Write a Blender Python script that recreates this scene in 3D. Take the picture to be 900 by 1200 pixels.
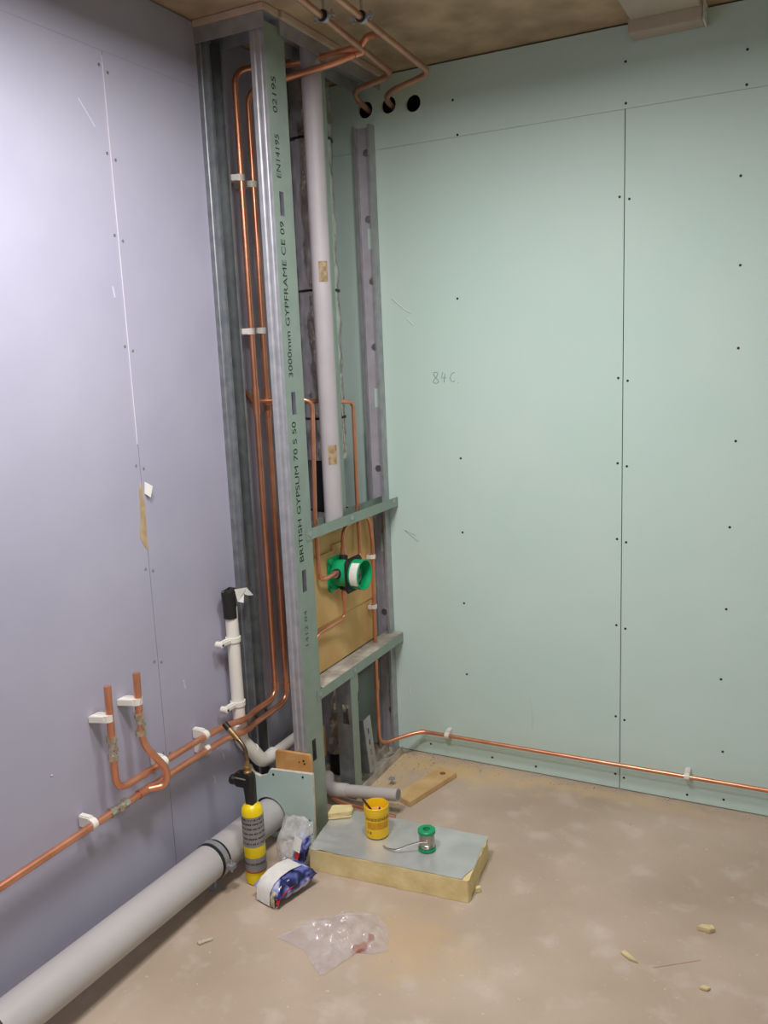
import bpy, bmesh, math, random
import numpy as np
from mathutils import Vector, Matrix, noise as mnoise
from mathutils.geometry import tessellate_polygon
random.seed(7)
S = bpy.context.scene
C = S.collection
for o in list(bpy.data.objects): bpy.data.objects.remove(o)

# ------------------------------------------------------------------ camera
cam = bpy.data.objects.new('camera', bpy.data.cameras.new('camera')); C.objects.link(cam)
yaw, pitch, roll, fpx = -0.476, 0.178, -0.042, 1003.0
yaw, pitch, roll = math.radians(-27.275), math.radians(10.201), math.radians(-2.383)
F = Vector((math.sin(yaw)*math.cos(pitch), math.cos(yaw)*math.cos(pitch), -math.sin(pitch)))
R0 = Vector((math.cos(yaw), -math.sin(yaw), 0)); U0 = R0.cross(F)
RR = math.cos(roll)*R0 + math.sin(roll)*U0; UU = -math.sin(roll)*R0 + math.cos(roll)*U0
M = Matrix((RR, UU, -F)).transposed().to_4x4(); M.translation = Vector((1.753, -3.04, 1.636))
cam.matrix_world = M
cam.data.sensor_fit = 'VERTICAL'; cam.data.sensor_height = 24; cam.data.lens = fpx/1200*24
cam.data.clip_start = 0.02
S.camera = cam
# ------------------------------------------------------------------ world and lights
w = bpy.data.worlds.new('world'); S.world = w; w.use_nodes = True
w.node_tree.nodes['Background'].inputs[0].default_value = (0.5, 0.5, 0.5, 1)
w.node_tree.nodes['Background'].inputs[1].default_value = 0.15
def area(name, loc, sx, sy, power, col):
    l = bpy.data.lights.new(name, 'AREA'); l.shape = 'RECTANGLE'; l.size = sx; l.size_y = sy
    l.energy = power; l.color = col
    o = bpy.data.objects.new(name, l); C.objects.link(o); o.location = loc
    return o
area('lamp_near', (0.70, -2.00, 2.545), 0.28, 0.28, 29, (1.0, 0.985, 0.985))
area('lamp_middle', (0.98, -1.25, 2.545), 0.28, 0.28, 19, (1.0, 0.985, 0.985))
area('fill_far', (2.6, -3.6, 2.545), 0.3, 1.2, 20, (1.0, 0.985, 0.985))  # soft fill added behind the camera to lift the walls
S.view_settings.view_transform = 'Standard'; S.view_settings.look = 'None'
S.view_settings.gamma = 1; S.view_settings.use_curve_mapping = False
S.view_settings.exposure = 0.05

H = 2.665
# ------------------------------------------------------------------ materials
def lin(h):
    h = h.lstrip('#'); c = [int(h[i:i+2], 16)/255 for i in (0, 2, 4)]
    return tuple((x/12.92 if x <= .04045 else ((x+.055)/1.055)**2.4) for x in c) + (1,)
MATS = {}
def mat(name, col, rough=.6, metal=0, col2=None, nscale=8, bump=0, bscale=60, spec=.5, detail=4, lo=.35, hi=.65, alpha=None, emit=None):
    if name in MATS: return MATS[name]
    m = bpy.data.materials.new(name); m.use_nodes = True; nt = m.node_tree
    b = nt.nodes['Principled BSDF']; b.inputs['Base Color'].default_value = lin(col)
    b.inputs['Roughness'].default_value = rough; b.inputs['Metallic'].default_value = metal
    b.inputs['Specular IOR Level'].default_value = spec
    tc = nt.nodes.new('ShaderNodeTexCoord')
    n = nt.nodes.new('ShaderNodeTexNoise'); n.inputs['Scale'].default_value = nscale; n.inputs['Detail'].default_value = detail
    nt.links.new(tc.outputs['Object'], n.inputs['Vector'])
    r = nt.nodes.new('ShaderNodeValToRGB'); r.color_ramp.elements[0].position = lo; r.color_ramp.elements[1].position = hi
    r.color_ramp.elements[0].color = lin(col); r.color_ramp.elements[1].color = lin(col2 or col)
    nt.links.new(n.outputs['Fac'], r.inputs['Fac']); nt.links.new(r.outputs['Color'], b.inputs['Base Color'])
    if bump:
        n2 = nt.nodes.new('ShaderNodeTexNoise'); n2.inputs['Scale'].default_value = bscale; n2.inputs['Detail'].default_value = 5
        nt.links.new(tc.outputs['Object'], n2.inputs['Vector'])
        bp = nt.nodes.new('ShaderNodeBump'); bp.inputs['Strength'].default_value = bump; bp.inputs['Distance'].default_value = .004
        nt.links.new(n2.outputs['Fac'], bp.inputs['Height']); nt.links.new(bp.outputs['Normal'], b.inputs['Normal'])
    if emit:
        b.inputs['Emission Color'].default_value = lin(col); b.inputs['Emission Strength'].default_value = emit
    MATS[name] = m
    return m
GREEN = mat('green_board', '#c3dad2', .75, col2='#c8dcd5', nscale=3, bump=.03, bscale=250, spec=.25)
GREEN2 = mat('green_board_offcut', '#b4cbc4', .75, col2='#bccfc9', nscale=6, bump=.03, bscale=250, spec=.25)
PURPLE = mat('purple_board', '#a5a3b6', .62, col2='#acaabc', nscale=3, bump=.03, bscale=250, spec=.35)
GYP = mat('gypsum_core', '#d9cfc4', .9, col2='#c8bcae', nscale=40, bump=.2)
CONC = mat('ceiling_concrete', '#bfa788', .9, col2='#a08c72', nscale=7, bump=.35, bscale=18, spec=.2, detail=8)
DARK = mat('dark_void', '#1d1815', .95, spec=.1)
STEEL = mat('galvanised_steel', '#b4b4b8', .4, .5, col2='#a2a3a8', nscale=25, bump=.06, bscale=300)
STEELD = mat('dusty_steel', '#a09a92', .7, .35, col2='#cfc8be', nscale=18, bump=.3, bscale=90)
WEBST = mat('printed_stud_steel', '#9aa99e', .5, .4, col2='#92a297', nscale=20, bump=.05, bscale=250)
COPPER = mat('copper', '#e8a384', .34, .8, col2='#d6906f', nscale=14, bump=.02, bscale=60)
COPPERD = mat('dull_copper', '#d0a085', .45, .8, col2='#c09078', nscale=14)
BRASS = mat('nickel_brass', '#ddd7cc', .24, .85, col2='#b9ae9c', nscale=60)
BRASSY = mat('brass', '#a08457', .45, .6, col2='#7d6238', nscale=30)
WHITEP = mat('white_plastic', '#e9e5dd', .4, col2='#e2ddd5', nscale=6)
SOIL = mat('grey_soil_pipe_plastic', '#b4b0b0', .45, col2='#bbb7b6', nscale=3)
GREYP = mat('grey_plastic', '#b6b0b4', .5, col2='#aca6aa', nscale=8, bump=.12, bscale=220)
WASTEG = mat('pale_grey_waste_plastic', '#c3bcb9', .45, col2='#b9b1ad', nscale=8)
RUBBER = mat('black_rubber', '#17171a', .6, col2='#202024')
BLACKP = mat('black_plastic', '#161616', .42, col2='#1f1f1f')
BLACKT = mat('black_tape', '#191818', .35, col2='#242222')
SILVERT = mat('silver_tape', '#c9c6c4', .35, .4, col2='#aba8a7', nscale=40)
FOIL = mat('crumpled_foil', '#d6d2cc', .2, .85, col2='#c4bfb8', nscale=20, bump=.9, bscale=42)
FOILF = mat('foil_facing', '#d6d6d2', .3, .45, col2='#c2c3c0', nscale=9, bump=.3, bscale=26)
FOAM = mat('insulation_foam', '#e8d6a2', .9, col2='#dbc68e', nscale=22, bump=.35, bscale=70)
PLY = mat('plywood', '#dcb87c', .7, col2='#cda468', nscale=7, bump=.1, bscale=50)
PINE = mat('pine_timber', '#d3b483', .7, col2='#c29d69', nscale=12, bump=.1, bscale=60)
PINEO = mat('orange_pine', '#cf9f63', .7, col2='#b98348', nscale=14, bump=.1, bscale=60)
PALE = mat('pale_timber', '#d2b9a6', .8, col2='#c4ab98', nscale=14, bump=.1)
KNOT = mat('timber_knot', '#8a5d34', .7, col2='#74492a', nscale=60)
VGREEN = mat('green_plastic', '#12a86a', .4, col2='#0fa065', nscale=8)
RGREEN = mat('reel_green_plastic', '#11955f', .4)
LABELW = mat('white_label', '#e8e6e2', .6, col2='#dddad4', nscale=30)
INK = mat('black_ink', '#26302b', .8, spec=.1)
INKF = mat('faded_ink', '#56655c', .8, spec=.1)
PENCIL = mat('pencil_line', '#6f8590', .9, spec=.1)
CHALK = mat('chalk_scuff', '#cfdcd3', .9, spec=.1)
YEL = mat('yellow_enamel', '#f2d40f', .32, col2='#efcf0c')
YELT = mat('yellow_tin', '#f2c81c', .4, col2='#ecbd16', nscale=12)
YELIN = mat('flux_paste', '#c98f2a', .6, col2='#dca943', nscale=40)
GREYL = mat('grey_print', '#8d8a86', .5, col2='#878480')
REDP = mat('red_print', '#c22a28', .5)
SOLD = mat('bright_solder', '#d6cfca', .28, 1, col2='#c0b7b0', nscale=80)
BRUSH = mat('brush_handle', '#4a1f14', .5); BLUEP = mat('blue_plastic', '#2b2f8f', .5)
PAPER = mat('torn_paper', '#bda888', .9, col2='#a9906c', nscale=30)
BEIGE = mat('fragment_beige', '#d9c79a', .9, col2='#c9b688', nscale=60, bump=.3)
CHIP = mat('plaster_chip', '#d0c4b2', .95, col2='#ab9c89', nscale=200)
SAW = mat('loose_dust', '#cdb896', .95, col2='#bda57e', nscale=30, bump=.4)
DUCT = mat('painted_duct', '#bdb0a0', .6, col2='#b5a898', nscale=8)
LAMPM = mat('lamp_diffuser', '#fff3e6', .5, emit=3.0)
DARKPLY = mat('plain_brown', '#7d4c2f', .8)  # flat brown, not assigned to any part

def floor_mat():
    m = bpy.data.materials.new('floor_concrete'); m.use_nodes = True; nt = m.node_tree; L = nt.links.new
    b = nt.nodes['Principled BSDF']; b.inputs['Roughness'].default_value = .7; b.inputs['Specular IOR Level'].default_value = .35
    tc = nt.nodes.new('ShaderNodeTexCoord')
    def noise(s, d=6):
        n = nt.nodes.new('ShaderNodeTexNoise'); n.inputs['Scale'].default_value = s; n.inputs['Detail'].default_value = d
        L(tc.outputs['Object'], n.inputs['Vector']); return n
    def ramp(src, a, bb, ca, cb):
        r = nt.nodes.new('ShaderNodeValToRGB'); e = r.color_ramp.elements
        e[0].position = a; e[1].position = bb; e[0].color = ca; e[1].color = cb; L(src, r.inputs['Fac']); return r
    base = ramp(noise(2.2, 8).outputs['Fac'], .3, .7, lin('#a89582'), lin('#bfac9a'))
    def mix(fac, a, colb):
        x = nt.nodes.new('ShaderNodeMix'); x.data_type = 'RGBA'; L(fac, x.inputs[0]); L(a, x.inputs[6]); x.inputs[7].default_value = colb; return x.outputs[2]
    W0, W1 = (0, 0, 0, 1), (1, 1, 1, 1)
    col = mix(ramp(noise(9, 9).outputs['Fac'], .55, .8, W0, (.6, .6, .6, 1)).outputs['Color'], base.outputs['Color'], lin('#d3c8bb'))
    col = mix(ramp(noise(60, 3).outputs['Fac'], .68, .76, W0, (.6, .6, .6, 1)).outputs['Color'], col, lin('#dccfbf'))
    # spilt sawdust: round patches with ragged edges
    for (x, y, rx, ry, c, st) in ((.77, -1.10, .26, .20, '#c4a67c', .55), (.45, -.10, .55, .10, '#d0b487', .9), (1.05, -.06, .7, .05, '#cdb28b', .6), (.3, -.3, .16, .3, '#cbb08a', .6)):
        mp = nt.nodes.new('ShaderNodeMapping'); mp.vector_type = 'POINT'
        mp.inputs['Scale'].default_value = (1/rx, 1/ry, 0); mp.inputs['Location'].default_value = (-x/rx, -y/ry, 0)
        L(tc.outputs['Object'], mp.inputs['Vector'])
        ln = nt.nodes.new('ShaderNodeVectorMath'); ln.operation = 'LENGTH'; L(mp.outputs['Vector'], ln.inputs[0])
        ad = nt.nodes.new('ShaderNodeMath'); ad.operation = 'MULTIPLY_ADD'; L(noise(14, 6).outputs['Fac'], ad.inputs[0]); ad.inputs[1].default_value = 1.6; L(ln.outputs['Value'], ad.inputs[2])
        hf = nt.nodes.new('ShaderNodeMath'); hf.operation = 'MULTIPLY'; L(ad.outputs[0], hf.inputs[0]); hf.inputs[1].default_value = .4
        col = mix(ramp(hf.outputs[0], .4, .72, (st, st, st, 1), W0).outputs['Color'], col, lin(c))
    L(col, b.inputs['Base Color'])
    bp = nt.nodes.new('ShaderNodeBump'); bp.inputs['Strength'].default_value = .25; bp.inputs['Distance'].default_value = .004
    L(noise(35, 8).outputs['Fac'], bp.inputs['Height']); L(bp.outputs['Normal'], b.inputs['Normal'])
    return m
FLOOR = floor_mat()

def film_mat(name, tint, opaq, red=0.0):
    """thin clear polythene: mostly see-through, with a milky veil, gloss and some red print"""
    m = bpy.data.materials.new(name); m.use_nodes = True; nt = m.node_tree; L = nt.links.new
    b = nt.nodes['Principled BSDF']; b.inputs['Roughness'].default_value = .12; b.inputs['Specular IOR Level'].default_value = .9
    out = nt.nodes['Material Output']
    tc = nt.nodes.new('ShaderNodeTexCoord'); n = nt.nodes.new('ShaderNodeTexNoise'); n.inputs['Scale'].default_value = 16; n.inputs['Detail'].default_value = 2
    L(tc.outputs['Object'], n.inputs['Vector'])
    r = nt.nodes.new('ShaderNodeValToRGB'); e = r.color_ramp.elements
    e[0].position = .66 if red else .95; e[1].position = .70 if red else 1.0; e[0].color = lin(tint); e[1].color = lin('#a8323f')
    L(n.outputs['Fac'], r.inputs['Fac']); L(r.outputs['Color'], b.inputs['Base Color'])
    t = nt.nodes.new('ShaderNodeBsdfTransparent'); mx = nt.nodes.new('ShaderNodeMixShader')
    n2 = nt.nodes.new('ShaderNodeTexNoise'); n2.inputs['Scale'].default_value = 30; L(tc.outputs['Object'], n2.inputs['Vector'])
    mr = nt.nodes.new('ShaderNodeMapRange'); mr.inputs[1].default_value = .3; mr.inputs[2].default_value = .7; mr.inputs[3].default_value = opaq*.5; mr.inputs[4].default_value = opaq*1.5
    L(n2.outputs['Fac'], mr.inputs[0])
    L(mr.outputs[0], mx.inputs[0]); L(t.outputs[0], mx.inputs[1]); L(b.outputs[0], mx.inputs[2]); L(mx.outputs[0], out.inputs['Surface'])
    return m
FILM = film_mat('clear_polythene', '#e6dcdc', .27, 1)
FILM2 = film_mat('clear_packet_film', '#e9e4e6', .38, 1)

def packet_mat():
    m = bpy.data.materials.new('printed_packet'); m.use_nodes = True; nt = m.node_tree; L = nt.links.new
    b = nt.nodes['Principled BSDF']; b.inputs['Roughness'].default_value = .2
    tc = nt.nodes.new('ShaderNodeTexCoord'); n = nt.nodes.new('ShaderNodeTexNoise'); n.inputs['Scale'].default_value = 26; n.inputs['Detail'].default_value = 1; n.inputs['Distortion'].default_value = .8
    L(tc.outputs['Object'], n.inputs['Vector'])
    r = nt.nodes.new('ShaderNodeValToRGB'); cr = r.color_ramp; cr.elements[0].position = .3; cr.elements[0].color = lin('#20202c')
    cr.elements[1].position = .75; cr.elements[1].color = lin('#c9cbe6')
    for p_, c_ in ((.42, '#2b3166'), (.52, '#5d64a8'), (.6, '#8c92cf')):
        e = cr.elements.new(p_); e.color = lin(c_)
    L(n.outputs['Fac'], r.inputs['Fac']); L(r.outputs['Color'], b.inputs['Base Color'])
    return m
PACKET = packet_mat()

# ------------------------------------------------------------------ mesh helpers
OFF = {}
class MB:
    def __init__(s): s.v = []; s.f = []
    def add(s, vs, fs):
        k = len(s.v); s.v += [tuple(x) for x in vs]; s.f += [tuple(i+k for i in f) for f in fs]; return s
    def box(s, a, b, rot=None, at=None):
        x0, y0, z0 = a; x1, y1, z1 = b
        vs = [Vector(q) for q in ((x0,y0,z0),(x1,y0,z0),(x1,y1,z0),(x0,y1,z0),(x0,y0,z1),(x1,y0,z1),(x1,y1,z1),(x0,y1,z1))]
        if rot is not None:
            c = Vector(at) if at else sum(vs, Vector())/8
            vs = [c + rot @ (q-c) for q in vs]
        return s.add(vs, [(0,3,2,1),(4,5,6,7),(0,1,5,4),(1,2,6,5),(2,3,7,6),(3,0,4,7)])
    def ring_tube(s, path, rad, seg=14, cap=True):
        n = len(path); P = [Vector(q) for q in path]; t0 = (P[1]-P[0]).normalized()
        up = Vector((0,0,1)) if abs(t0.z) < .9 else Vector((1,0,0))
        a = t0.cross(up).normalized(); vs = []; fs = []
        for i in range(n):
            t = (P[min(i+1,n-1)]-P[max(i-1,0)]).normalized()
            a = (a - t*a.dot(t)).normalized(); bb = t.cross(a)
            r = rad[i] if isinstance(rad, (list, tuple)) else rad
            for k in range(seg):
                th = 2*math.pi*k/seg; vs.append(P[i] + (a*math.cos(th)+bb*math.sin(th))*r)
        for i in range(n-1):
            for k in range(seg):
                j = (k+1) % seg; fs.append((i*seg+k, i*seg+j, (i+1)*seg+j, (i+1)*seg+k))
        if cap: fs += [tuple(range(seg))[::-1], tuple((n-1)*seg+k for k in range(seg))]
        return s.add(vs, fs)
    def tube(s, pts, r, bend=.05, seg=14, cap=True, steps=7):
        P = [Vector(q) for q in pts]; path = [P[0]]
        for i in range(1, len(P)-1):
            a = P[i-1]-P[i]; b = P[i+1]-P[i]; d = min(bend, a.length*.48, b.length*.48)
            A = P[i]+a.normalized()*d; B = P[i]+b.normalized()*d
            for k in range(steps+1):
                t = k/steps; path.append(A*(1-t)**2 + P[i]*2*t*(1-t) + B*t*t)
        path.append(P[-1]); return s.ring_tube(path, r, seg, cap)
    def hollow(s, a, b, r, wall=.003, seg=24, depth=.05):
        """open pipe end at b"""
        a = Vector(a); b = Vector(b); t = (b-a).normalized()
        return s.ring_tube([a, b, b, b-t*depth], [r, r, r-wall, r-wall], seg)
    def lathe(s, prof, at, axis='z', seg=32, rot=None):
        vs = []; fs = []; n = len(prof); at = Vector(at)
        for (r, h) in prof:
            for k in range(seg):
                th = 2*math.pi*k/seg; c, q = r*math.cos(th), r*math.sin(th)
                p = {'z': (c, q, h), 'x': (h, c, q), 'y': (q, h, c)}[axis]
                p = Vector(p); vs.append(at + (rot @ p if rot else p))
        for i in range(n-1):
            for k in range(seg):
                j = (k+1) % seg; fs.append((i*seg+k, i*seg+j, (i+1)*seg+j, (i+1)*seg+k))
        fs += [tuple(range(seg))[::-1], tuple((n-1)*seg+k for k in range(seg))]
        return s.add(vs, fs)
    def prism(s, poly, f, w0, w1, holes=()):
        """poly and holes in (u,v); f(u,v,w) -> xyz"""
        loops = [list(poly)] + [list(h) for h in holes]; flat = [q for l in loops for q in l]; n = len(flat)
        tris = tessellate_polygon([[Vector((q[0], q[1], 0)) for q in l] for l in loops])
        vs = [f(q[0], q[1], w0) for q in flat] + [f(q[0], q[1], w1) for q in flat]
        fs = [tuple(t) for t in tris] + [tuple(i+n for i in t[::-1]) for t in tris]; k = 0
        for l in loops:
            m = len(l)
            for i in range(m): j = (i+1) % m; fs.append((k+i, k+j, n+k+j, n+k+i))
            k += m
        return s.add(vs, fs)
    def sheet(s, line, th, f, w0, w1):
        """folded sheet metal: open polyline in (u,v) thickened by th, extruded w0..w1"""
        P = [Vector(q) for q in line]; n = len(P); L = []; Rr = []
        for i in range(n):
            ns = []
            if i: d = (P[i]-P[i-1]).normalized(); ns.append(Vector((-d.y, d.x)))
            if i < n-1: d = (P[i+1]-P[i]).normalized(); ns.append(Vector((-d.y, d.x)))
            m = sum(ns, Vector((0, 0))).normalized(); k = 1/max(.5, m.dot(ns[0]))
            L.append(P[i]+m*th*.5*k); Rr.append(P[i]-m*th*.5*k)
        vs = []
        for wv in (w0, w1):
            vs += [f(q.x, q.y, wv) for q in L] + [f(q.x, q.y, wv) for q in Rr]
        fs = []
        for i in range(n-1):
            fs += [(i, i+1, 2*n+i+1, 2*n+i), (n+i, n+i+1, 3*n+i+1, 3*n+i), (i, i+1, n+i+1, n+i), (2*n+i, 2*n+i+1, 3*n+i+1, 3*n+i)]
        fs += [(0, n, 3*n, 2*n), (n-1, 2*n-1, 4*n-1, 3*n-1)]
        return s.add(vs, fs)
    def build(s, name, m, parent=None, bevel=0, smooth=True, angle=35, origin=None):
        vs = [Vector(q) for q in s.v]
        if parent is None:
            lo = [min(q[i] for q in vs) for i in range(3)]; hi = [max(q[i] for q in vs) for i in range(3)]
            off = Vector(origin) if origin else Vector(((lo[0]+hi[0])/2, (lo[1]+hi[1])/2, lo[2]))
        else: off = OFF[parent.name]
        me = bpy.data.meshes.new(name); me.from_pydata([tuple(q-off) for q in vs], [], s.f); me.update()
        bm = bmesh.new(); bm.from_mesh(me)
        bmesh.ops.recalc_face_normals(bm, faces=bm.faces)
        if bevel: bmesh.ops.bevel(bm, geom=[e for e in bm.edges if e.calc_face_angle(0) > .5], offset=bevel, segments=2, affect='EDGES', clamp_overlap=True)
        bm.to_mesh(me); bm.free()
        if smooth:
            me.polygons.foreach_set('use_smooth', [True]*len(me.polygons)); me.set_sharp_from_angle(angle=math.radians(angle))
        me.materials.append(m)
        o = bpy.data.objects.new(name, me); C.objects.link(o)
        if parent is None: o.location = off
        else: o.parent = parent
        OFF[o.name] = off
        return o
def tag(o, label=None, cat=None, group=None, kind=None):
    if label: o['label'] = label
    if cat: o['category'] = cat
    if group: o['group'] = group
    if kind: o['kind'] = kind
    return o
def thing(name, loc, label, cat, group=None):
    o = bpy.data.objects.new(name, None); C.objects.link(o); o.location = loc; o.empty_display_size = .05
    OFF[o.name] = Vector(loc); return tag(o, label, cat, group)
def circ(cx, cy, r, n=28): return [(cx+r*math.cos(2*math.pi*k/n), cy+r*math.sin(2*math.pi*k/n)) for k in range(n)]
def rect(a, b, c, d): return [(a, c), (b, c), (b, d), (a, d)]
def Rz(a): return Matrix.Rotation(math.radians(a), 3, 'Z')
def Rx(a): return Matrix.Rotation(math.radians(a), 3, 'X')
def Ry(a): return Matrix.Rotation(math.radians(a), 3, 'Y')
def text_mesh(txt, size, f):
    """flat lettering: f(u,v) -> xyz; returns MB"""
    cu = bpy.data.curves.new('t', 'FONT'); cu.body = txt; cu.size = size; cu.resolution_u = 3
    o = bpy.data.objects.new('t', cu); C.objects.link(o)
    bpy.context.view_layer.update()
    me = o.evaluated_get(bpy.context.evaluated_depsgraph_get()).to_mesh()
    vs = [v.co.copy() for v in me.vertices]; fs = [tuple(p.vertices) for p in me.polygons]
    o.to_mesh_clear() if hasattr(o, 'to_mesh_clear') else None
    bpy.data.objects.remove(o); bpy.data.curves.remove(cu)
    wd = max(v.x for v in vs)
    return vs, fs, wd
bx = lambda x, y, z: Vector((x, y, z))
YZ = lambda x: (lambda u, v, w_: Vector((x+w_, u, v)))       # u=y v=z, thickness along x
XZ = lambda y: (lambda u, v, w_: Vector((u, y+w_, v)))       # u=x v=z
XY = lambda z: (lambda u, v, w_: Vector((u, v, z+w_)))

# ================================================================== the setting
tag(MB().box((-.2, -6.0, -.1), (4.6, .2, 0)).build('floor', FLOOR, origin=(0, 0, 0)), kind='structure')
tag(MB().box((-.2, -6.0, H), (4.6, .2, H+.15)).build('ceiling', CONC, origin=(0, 0, H)), kind='structure')
ROOMW = mat('far_wall_board', '#b7c6bd', .8)
tag(MB().box((4.4, -6.0, 0), (4.5, .2, H)).build('wall_right', ROOMW), kind='structure')
tag(MB().box((-.2, -6.0, 0), (4.5, -5.9, H)).build('wall_front', ROOMW), kind='structure')
# back wall: dark cavity backing and green boards with real joints and three pipe holes
wb = tag(MB().box((-.1, .11, 0), (4.4, .14, H)).build('wall_back', DARK), kind='structure')
HOLES = [(.177, 2.553), (.274, 2.555), (.374, 2.545)]
JZ, SX = 2.405, 1.135
def bpanel(x0, x1, z0, z1, holes=()):
    return MB().prism(rect(x0, x1, z0, z1), XZ(0), 0, .0125, holes).build('panel', GREEN, wb, smooth=False)
bpanel(0, SX-.0015, .004, JZ-.0005)
bpanel(SX+.0015, 2.335, .004, JZ-.0005); bpanel(2.338, 3.535, .004, JZ-.0005); bpanel(3.538, 4.4, .004, JZ-.0005)
bpanel(0, 2.4, JZ+.0005, H-.006, [circ(a, b, .03) for a, b in HOLES]); bpanel(2.403, 4.4, JZ+.0005, H-.006)
def screw_head():
    return MB().lathe([(.0035, 0), (.0035, .0012), (.0015, .0015)], (0, 0, 0), 'y', 8)
def screws(parent, pts, axis, m, sgn):
    for q in pts:
        mb = MB().lathe([(.0045, 0), (.0045, .0008), (.001, .0010)], (0, 0, 0), axis, 8)
        o = None
        key = (axis, m.name, sgn)
        if key not in SCREWS:
            me = bpy.data.meshes.new('screw'); me.from_pydata([tuple(Vector(v)*sgn) for v in mb.v], [], mb.f); me.materials.append(m); SCREWS[key] = me
        o = bpy.data.objects.new('screw', SCREWS[key]); C.objects.link(o); o.parent = parent; o.location = Vector(q)-OFF[parent.name]
SCREWS = {}
SCRB = mat('black_screw', '#23211f', .6); SCRM = mat('bright_screw', '#b9b9ba', .35, .9)
pts = [(1.135, 0, 2.549), (1.137, 0, 2.422), (1.502, 0, 2.417), (1.501, 0, 2.518), (.545, 0, 2.411), (.53, 0, 2.53), (1.493, 0, 2.152), (1.50, 0, 1.88), (1.502, 0, 1.62), (1.503, 0, 1.318), (1.493, 0, 1.027),
       (1.49, 0, .74), (1.48, 0, .485), (1.493, 0, .217), (.529, 0, 1.841), (.526, 0, 1.245), (.526, 0, .955), (.525, 0, .669), (.529, 0, .374),
       (1.377, 0, .028), (1.501, 0, .035), (.811, 0, .03), (.63, 0, .035), (.36, 0, .045)]
for z in (2.132, 1.534, 1.237, .964, .643, .29, .06): pts += [(1.119, 0, z), (1.151, 0, z-.01)]
screws(wb, pts, 'y', SCRB, -1)
# handwriting and scuffs
def strokes(name, lines, m, parent, f, r=.0011):
    mb = MB()
    for l in lines: mb.ring_tube([f(u, v) for u, v in l], r, 5)
    return mb.build(name, m, parent)
fw = lambda u, v: Vector((u, -.0002, v))
e8 = [(.432+.010*math.sin(2*t)*(.9 if math.cos(t) > 0 else 1.1), 1.553+.021*math.cos(t)) for t in np.linspace(0, 2*math.pi, 26)]
l4 = [(.462, 1.574), (.455, 1.551), (.474, 1.552)]; l4b = [(.470, 1.568), (.466, 1.534)]
l6 = [(.510, 1.572), (.497, 1.566), (.491, 1.552), (.495, 1.538), (.506, 1.536), (.509, 1.541)]
tag(strokes('pencil_writing', [e8, l4, l4b, l6, [(.522, 1.532), (.524, 1.532)]], PENCIL, wb, fw), 'faint pencilled figures 846 on the green board')
strokes('pencil_tick', [[(.325, .93), (.275, .95), (.335, .905)]], PENCIL, wb, fw, .0008)
strokes('chalk_scuff', [[(.258, 1.86), (.31, 1.815), (.335, 1.80)], [(.32, 1.78), (.345, 1.755)], [(.79, .31), (.80, .26), (.797, .19)], [(.27, .28), (.274, .25)]], CHALK, wb, fw, .003)
# left wall: purple boards
wl = tag(MB().box((-.14, -6.0, 0), (-.11, .1, H)).build('wall_left', DARK), kind='structure')
SY, LZ = -1.168, 2.472
def lpanel(y0, y1, z0, z1):
    return MB().prism(rect(y0, y1, z0, z1), YZ(0), -.0125, 0).build('panel', PURPLE, wl, smooth=False)
lpanel(SY+.001, 0, .004, LZ-.0002); lpanel(-2.367, SY-.001, .004, LZ-.0002); lpanel(-3.567, -2.369, .004, LZ-.0002); lpanel(-6, -3.569, .004, LZ-.0002)
lpanel(-2.0, 0, LZ+.0002, H-.004); lpanel(-6, -2.002, LZ+.0002, H-.004)
lp = []
for z in (2.433, 2.21, 1.997, 1.697, 1.36, 1.054, .769, .473, .338): lp += [(0, SY-.016, z), (0, SY+.014, z-.012)]
screws(wl, lp, 'x', SCRM, 1)
# raised joint edge (paper edge standing proud), tear and peeled flake
MB().sheet([(0, 0), (.0022, .001), (0, .004)], .0008, lambda u, v, w_: Vector((u, SY-.004+v, w_)), 1.42, 2.46).build('joint_edge', mat('joint_paper', '#cfcad6', .8), wl)
MB().prism([(-1.181, 1.29), (-1.170, 1.31), (-1.163, 1.24), (-1.166, 1.16), (-1.166, 1.105), (-1.183, 1.125), (-1.195, 1.15), (-1.186, 1.20)], YZ(0), 0, .0008).build('paper_tear', PAPER, wl, smooth=False)
MB().prism([(-1.158, 1.31), (-1.142, 1.295), (-1.148, 1.262), (-1.160, 1.275)], lambda u, v, w_: Vector((.002+w_+(u+1.158)*.9, u, v)), 0, .001).build('paper_flake', LABELW, wl, smooth=False)
strokes('chalk_scuff', [[(-1.063, .665), (-1.058, .635)], [(-.93, .40), (-.925, .37)], [(-.90, .345), (-.895, .32)], [(-.955, .29), (-.95, .26)], [(-1.60, .60), (-1.595, .598)], [(-1.21, 1.86), (-1.205, 1.83)], [(-1.27, 2.33), (-1.22, 2.27)]], mat('pale_scuff', '#c9c8d8', .9), wl, lambda u, v: Vector((.0002, u, v)), .0022)

# ceiling duct end by the back wall
d = thing('ceiling_duct', (1.26, -.6, 2.645), 'cream painted rectangular ceiling duct meeting the green wall', 'duct')
MB().box((1.165, -1.2, 2.640), (1.375, -.085, H-.001)).build('duct_body', DUCT, d, bevel=.003)
MB().box((1.158, -.085, 2.605), (1.378, -.001, H-.001)).build('end_collar', DUCT, d, bevel=.003)
MB().box((1.378, -.075, 2.602), (1.384, -.001, H-.001)).build('edge_bead', LABELW, d, bevel=.001)
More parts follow.
